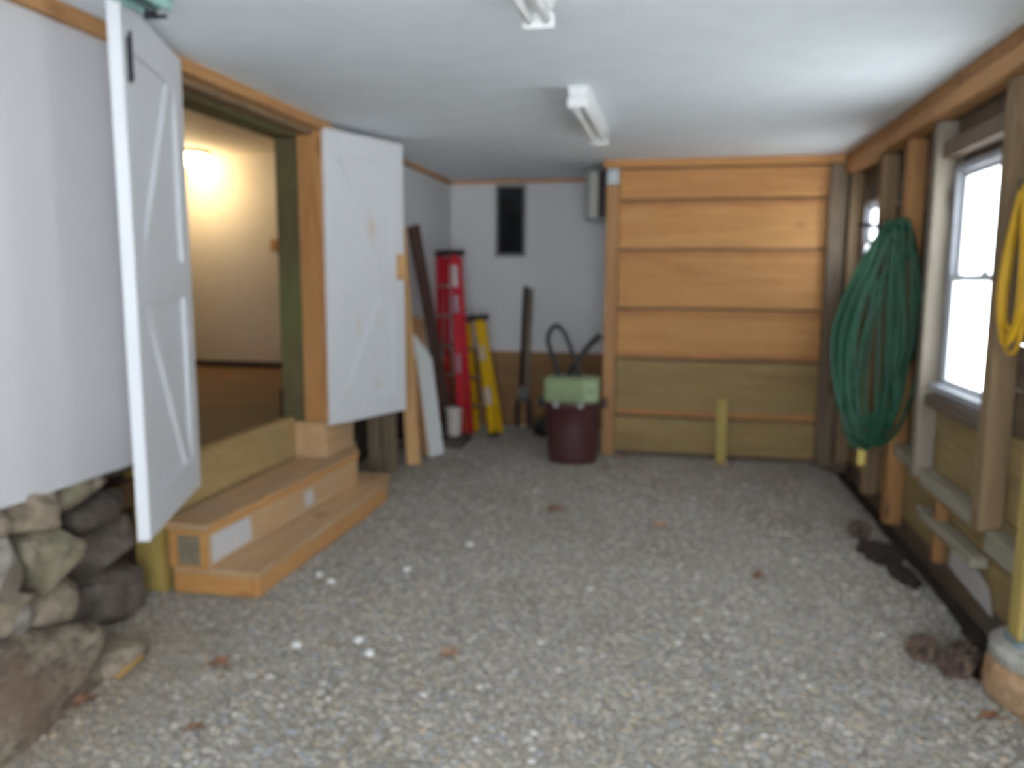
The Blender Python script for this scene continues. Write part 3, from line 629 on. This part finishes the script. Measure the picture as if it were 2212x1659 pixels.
for i, (x0, x1) in enumerate(((-2.285, -2.185), (-2.175, -2.065))):
    tag(obj('board', MB().box((x0, 5.60 + i * 0.02, 0.0), (x1, 5.63 + i * 0.02, 0.70)), ('board_dark', 'board_grey')[0] if False else 'board_grey', bevel=0.003, origin=((x0 + x1) / 2, 5.62, 0)),
        ('grey brown board stood upright below the right door, nearest the dark gap', 'grey brown board stood upright below the right door, beside the long pale plank')[i], 'board', 'upright boards below the right door')
# bucket and slab in front of the red ladder
bk = tag(empty('bucket', (-1.99, 6.88, 0.07)), 'small white bucket standing between the dark board and red ladder', 'bucket')
obj('body', MB().lathe([(0.062, 0.0), (0.075, 0.24), (0.081, 0.24), (0.081, 0.252), (0.070, 0.252), (0.058, 0.02)], 24, (-1.955, 6.88, 0.0635)), 'bucket_white', bk, smooth=False)
obj('bail', MB().tube([(-1.955 + 0.083 * math.cos(a), 6.86 - 0.03 * math.sin(a), 0.30 - 0.06 * math.sin(a)) for a in [k * math.pi / 12 for k in range(13)]], 0.003, 6), 'grey_metal', bk)
tag(obj('slab', MB().box((-2.08, 6.60, -0.01), (-1.82, 7.0, 0.062)), 'slab_grey', bevel=0.008, origin=(-1.95, 6.8, 0)), 'dark grey flat paving slab under the small white bucket', 'slab')

# post hole digger
dg = tag(empty('post_hole_digger', (-1.42, 7.62, 0)), 'post hole digger with two wooden handles standing against the back wall', 'tool')
obj('handle', MB().tube([(-1.465, 7.60, 0.36), (-1.455, 7.755, 1.42)], 0.024, 10), 'digger_wood_dark', dg, smooth=True)
obj('handle', MB().tube([(-1.41, 7.58, 0.36), (-1.40, 7.745, 1.40)], 0.024, 10), 'digger_wood', dg, smooth=True)
for s in (-1, 1):
    cx = -1.437 + s * 0.045
    bl = MB(); pts = []
    for k in range(7):
        a = R(-70 + k * 140 / 6); pts.append((cx + s * 0.03 * math.cos(a), 7.57 + 0.075 * math.sin(a)))
    P = [(x, y, 0.02) for x, y in pts] + [(x, y, 0.30) for x, y in pts] + [(x - s * 0.004, y, 0.02) for x, y in pts] + [(x - s * 0.004, y, 0.30) for x, y in pts]
    fs = [(i, i + 1, i + 8, i + 7) for i in range(6)] + [(i + 14, i + 21, i + 22, i + 15) for i in range(6)] + [(i, i + 14, i + 15, i + 1) for i in range(6)] + [(i + 7, i + 8, i + 22, i + 21) for i in range(6)] + [(0, 7, 21, 14), (6, 20, 27, 13)]
    bl.add(P, fs); obj('blade', bl, 'black_iron', dg, smooth=True)
    obj('socket', MB().tube([(cx - s * 0.02, 7.58, 0.28), (-1.437 + s * 0.027, 7.59, 0.44)], 0.028, 10), 'grey_metal', dg, smooth=True)
obj('pivot', MB().tube([(-1.48, 7.585, 0.31), (-1.395, 7.585, 0.31)], 0.012, 10), 'galvanised', dg)

# stake against the plank wall
tag(obj('stake', MB().beam((0.42, 6.58, -0.02), (0.41, 6.635, 0.52), (1, 0, 0), 0.085, 0.04), 'treated_z', bevel=0.003, origin=(0.42, 6.58, 0)), 'short yellow wooden stake leaning on the lower planks', 'stake')

# ================================================================ HOSE ON THE RIGHT WALL
hg = tag(empty('garden_hose', (1.20, 4.93, 1.84)), 'coiled green garden hose hanging on a wall stud beside the window', 'hose')
path = []; dirv = Vector((-0.88, 0.47, 0)); top = Vector((1.20, 4.96, 1.83))
nT = 20; rr = random.Random(3)
prm = [dict(w=rr.uniform(0.07, 0.20), zb=rr.uniform(0.50, 0.78), off=rr.uniform(-0.10, 0.02), n=rr.uniform(-0.045, 0.045), t=rr.uniform(-0.07, 0.02), sk=rr.uniform(-0.04, 0.12)) for _ in range(nT + 1)]
prm[3]['zb'] = 0.47; prm[8]['zb'] = 0.46; prm[11]['zb'] = 0.48
nrm = Vector((0.47, 0.88, 0))
for k in range(nT * 40):
    q = k / 40; i0 = int(q); fr = q - i0; a = prm[i0]; c_ = prm[i0 + 1]
    g = lambda n_: a[n_] * (1 - fr) + c_[n_] * fr
    th = 2 * math.pi * fr
    v = (1 - math.cos(th)) / 2                    # 0 at the top, 1 at the bottom
    half = g('w') * min(1.0, 0.42 + 1.1 * v)
    hx = math.copysign(1, math.sin(th)) * half * abs(math.sin(th)) ** 0.62
    zz = top.z + g('t') * (1 - v) - v * (top.z - g('zb'))
    p = top + dirv * (0.07 * v + g('off') + g('sk') * math.sin(math.pi * v) + hx) + nrm * g('n'); p.z = zz
    path.append(p)
obj('coil', MB().tube(path, 0.0115, 8), 'green_hose', hg, smooth=True)
obj('peg', MB().tube([(1.30, 5.06, 1.80), (1.03, 4.86, 1.815)], 0.014, 8), 'black_iron', hg)
lo_p = min(path, key=lambda p: p.z)
tg = obj('tag', MB().box((lo_p.x - 0.022, lo_p.y - 0.012, lo_p.z - 0.095), (lo_p.x + 0.022, lo_p.y + 0.008, lo_p.z + 0.004)), 'tag_yellow', hg, bevel=0.004); tg['label'] = 'pale yellow end fitting hanging below the coil'
ip = path[-1]; obj('fitting', MB().tube([ip + Vector((0, 0, 0.015)), ip + Vector((0, -0.01, -0.05))], 0.017, 10), 'galvanised', hg, smooth=True)
# yellow cord
yc = tag(empty('extension_cord', (1.28, 3.3, 1.75)), 'yellow extension cord looped on the wall right of the bright window', 'cord')
pc = []
rr = random.Random(9)
for k in range(6 * 30):
    q = k / 30; th = 2 * math.pi * q; i0 = int(q)
    v = (1 - math.cos(th)) / 2; wv = 0.13 + 0.03 * math.sin(i0 * 2.1)
    zz = 1.85 - v * (0.58 - 0.05 * math.sin(i0 * 1.7)); yy = 3.30 + wv * math.sin(th) * (0.35 + 0.65 * v) + 0.02 * math.sin(i0 * 3)
    pc.append((1.255 + 0.014 * math.sin(i0 * 2.6) + 0.006 * math.cos(th), yy, zz))
obj('cord_loops', MB().tube(pc, 0.0075, 7), 'yellow_cord', yc, smooth=True)
obj('hook', MB().tube([(1.40, 3.28, 1.84), (1.235, 3.28, 1.84), (1.235, 3.28, 1.87)], 0.006, 6), 'black_iron', yc)

# ================================================================ POST ON ITS CONCRETE PIER
pr = tag(empty('pier', (1.39, 3.06, -0.1)), 'round concrete pier with orange stains under the yellow post', 'pier')
obj('footing', MB().lathe([(0.20, -0.1), (0.205, 0.0), (0.195, 0.075), (0.185, 0.09)], 28, (1.385, 3.06, 0.02)), 'concrete_stained', pr, smooth=True)
obj('cap', MB().lathe([(0.18, 0.0905), (0.19, 0.10), (0.19, 0.145), (0.182, 0.155)], 28, (1.385, 3.06, 0.02)), 'concrete_grey', pr, smooth=True)
ps = tag(empty('post', (1.36, 3.06, 0.176)), 'yellow treated post in a metal base at the right edge', 'post')
obj('timber', MB().box((1.262, 3.02, 0.20), (1.40, 3.11, 2.31)), 'treated_z', ps, bevel=0.005)
obj('post_base', MB().box((1.255, 3.01, 0.176), (1.41, 3.12, 0.198)).box((1.28, 3.005, 0.198), (1.39, 3.0185, 0.27)), 'post_base_blue', ps, bevel=0.002)

# ================================================================ BOULDER AND GROUND LITTER
def slab_boulder():
    hull = [(-2.10, 2.46, .17), (-2.46, 2.48, .22), (-2.49, 1.35, .33), (-2.24, 1.35, .34), (-2.17, 2.0, .29), (-2.09, 2.49, -.05), (-2.47, 2.50, -.05), (-2.49, 1.3, -.05), (-1.93, 1.3, -.05), (-1.99, 1.9, -.05), (-2.02, 2.30, 0.06)]
    bm = bmesh.new()
    for p in hull: bm.verts.new(p)
    bmesh.ops.convex_hull(bm, input=bm.verts)
    for _ in range(4): bmesh.ops.subdivide_edges(bm, edges=bm.edges[:], cuts=1, use_grid_fill=True)
    bm.normal_update(); bm.verts.index_update()
    mb = MB(); vs = []
    for v in bm.verts:
        q = v.co
        lay = math.sin(q.z * 52 + q.x * 30 + 2.5 * mn.noise(q * 3.0))          # weathered layers
        vs.append(q + v.normal * (0.008 * lay + 0.022 * mn.noise(q * 5.0) + 0.010 * mn.noise(q * 14.0)))
    mb.add(vs, [tuple(v.index for v in f.verts) for f in bm.faces]); bm.free()
    return mb
bo = tag(obj('boulder', slab_boulder(), 'boulder_rock', origin=(-2.24, 2.0, 0)), 'big layered brown boulder on the gravel below the stone foundation', 'boulder')
tag(obj('rock', blob((-2.22, 2.22, 0.30), (0.035, 0.045, 0.06), 12, 2, 0.15, 1.5, (0.2, 0.3, 0)), STN[0], smooth=True, origin=(-2.20, 2.22, 0.30)), 'small pale upright rock resting on top of the boulder', 'rock')
tag(obj('rock', blob((-2.10, 2.52, 0.03), (0.10, 0.12, 0.05), 15, 3, 0.2), STN[1], smooth=True, origin=(-2.10, 2.52, 0)), 'flat tan rock in the soil at the far end of the boulder', 'rock')
def leaf(x, y, s, a, m, label, grp=None):
    s = s * 1.35
    n = 12; mb = MB(); vs = [(0, 0, 0.012)]
    rl_ = random.Random(int(x * 1000) ^ int(y * 777))
    for k in range(n):
        t = 2 * math.pi * k / n; r_ = s * (0.55 if k % 2 else 1.0) * (1.0 + 0.2 * rl_.uniform(-1, 1))
        vs.append((r_ * math.cos(t), r_ * 0.6 * math.sin(t), 0.010 + s * 0.45 * (abs(math.sin(t)) ** 2) * rl_.uniform(0.4, 1)))
    tops = len(vs); vs += [(p[0], p[1], p[2] - 0.002) for p in vs]
    fs = [(0, 1 + k, 1 + (k + 1) % n) for k in range(n)] + [(tops, tops + 1 + (k + 1) % n, tops + 1 + k) for k in range(n)] + [(1 + k, tops + 1 + k, tops + 1 + (k + 1) % n, 1 + (k + 1) % n) for k in range(n)]
    mb.add([Euler((0, 0, a)).to_matrix() @ Vector(p) + Vector((x, y, floor_z(x, y))) for p in vs], fs)
    return tag(obj('leaf', mb, m, origin=(x, y, 0)), label, 'leaf', 'dry leaves on the gravel')
leaf(-1.69, 2.60, 0.045, 0.3, 'leaf_brown', 'dry brown leaf on gravel between the boulder and the bottom step')
leaf(-0.84, 2.87, 0.045, 0.5, 'leaf_tan', 'pale tan dry leaf on gravel in the middle of the near floor')
leaf(-0.72, 4.92, 0.065, 0.1, 'leaf_brown', 'dry leaf lying mid floor, the one in line with the shop vacuum')
leaf(0.467, 3.99, 0.05, 0.9, 'leaf_brown', 'dry brown leaf on gravel out from the bright window')
leaf(-0.03, 4.73, 0.055, 0.4, 'leaf_tan', 'small tan leaf on the gravel, straight out from the partition planks')
leaf(-2.013, 2.257, 0.05, 1.2, 'leaf_brown', 'reddish brown leaf tucked against the side of the boulder')
leaf(-1.525, 2.183, 0.03, 0.7, 'leaf_brown', 'small brown leaf close in front, right of the boulder')
leaf(-0.376, 6.56, 0.05, 0.2, 'leaf_tan', 'orange tan leaf at the foot of the partition stud')
leaf(1.13, 2.84, 0.04, 0.2, 'leaf_brown', 'brown leaf on gravel beside the concrete pier')
tag(obj('stick', MB().beam((-1.985, 2.40, 0.020), (-2.0, 2.56, 0.026), (1, 0, 0), 0.018, 0.007), 'straw', origin=(-2.0, 2.48, 0)), 'pale flat splinter of wood on the soil beside the boulder', 'stick')
tag(obj('stick', MB().beam((-2.08, 2.56, 0.028), (-2.0, 2.485, 0.030), (0, 1, 0), 0.005, 0.004), 'straw', origin=(-2.05, 2.5, 0)), 'thin pale straw crossing the wood splinter by the boulder', 'stick')
# pine cones along the right wall
def cone(x, y, s, rot, label):
    z0 = floor_z(x, y) + s * 0.62
    t = tag(empty('pine_cone', (x, y, z0), rot), label, 'pine cone', 'pine cones along the right wall')
    obj('core', MB().lathe([(s * 0.12, -s * 0.5), (s * 0.42, -s * 0.35), (s * 0.5, 0.0), (s * 0.35, s * 0.45), (s * 0.1, s * 0.75)], 12), 'cone_brown', t, world=False)
    mb = MB()
    for k in range(44):
        f = k / 44; zz = -s * 0.45 + f * s * 1.15; r_ = s * (0.62 * math.sin(math.pi * (0.12 + 0.80 * (1 - f))) + 0.05); a = k * 2.39996
        c = Vector((r_ * math.cos(a), r_ * math.sin(a), zz)); o_ = Vector((math.cos(a), math.sin(a), 0.15)); tt = Vector((-math.sin(a), math.cos(a), 0))
        b0 = c * 0.55 + Vector((0, 0, zz * 0.45)); wv = s * 0.17
        p = [b0 - tt * wv * 0.5, b0 + tt * wv * 0.5, c + tt * wv + Vector((0, 0, s * .02)), c + o_ * s * 0.14 + Vector((0, 0, s * 0.08)), c - tt * wv + Vector((0, 0, s * .02))]
        mb.prism(p, (0, 0, -s * 0.05))
    o = obj('scales', mb, 'cone_scale', t, world=False); o['kind'] = 'stuff'
    obj('tip', MB().lathe([(s * 0.20, -s * 0.56), (s * 0.22, -s * 0.52), (s * 0.15, -s * 0.48)], 10), 'cone_tip', t, world=False)
cone(1.02, 3.25, 0.085, (R(82), 0, R(-15)), 'dark pine cone by the pier, the one farthest from the wall')
cone(1.10, 3.15, 0.085, (R(80), 0, R(10)), 'dark pine cone by the pier, nearest to the camera')
cone(1.17, 3.30, 0.09, (R(85), 0, R(25)), 'dark pine cone by the pier, closest to the wall boards')
cone(1.11, 4.80, 0.085, (R(84), 0, R(-10)), 'dark pine cone on the gravel edge below the garden hose')
for i, (x, y, rr_, lab) in enumerate(((1.15, 4.50, (0.10, 0.17, 0.035), 'dark clump of rotted leaves beside the pine cone below the hose'), (1.20, 4.18, (0.06, 0.12, 0.03), 'small dark leaf clump at the gravel edge below the bright window'))):
    tag(obj('leaf_clump', blob((x, y, floor_z(x, y) + 0.015), rr_, 90 + i, 3, 0.35, 2.6), 'soil', smooth=False, origin=(x, y, 0)), lab, 'leaf clump')
# a few white pebbles that stand out of the gravel
for k, (x, y) in enumerate(((-1.475, 2.812), (-1.241, 2.906), (-1.718, 3.541), (-1.621, 3.468), (-1.304, 3.698), (-1.15, 2.80), (-1.09, 4.15))):
    z_ = floor_z(x, y) + 0.012
    tag(obj('pebble', blob((x, y, z_), (0.022, 0.017, 0.012), 200 + k, 2, 0.15, 1.5, (0, 0, k)), 'white_pebble', smooth=True, origin=(x, y, z_)), 'white pebble standing out in the grey gravel in front of the steps', 'pebble', 'white pebbles in the gravel')
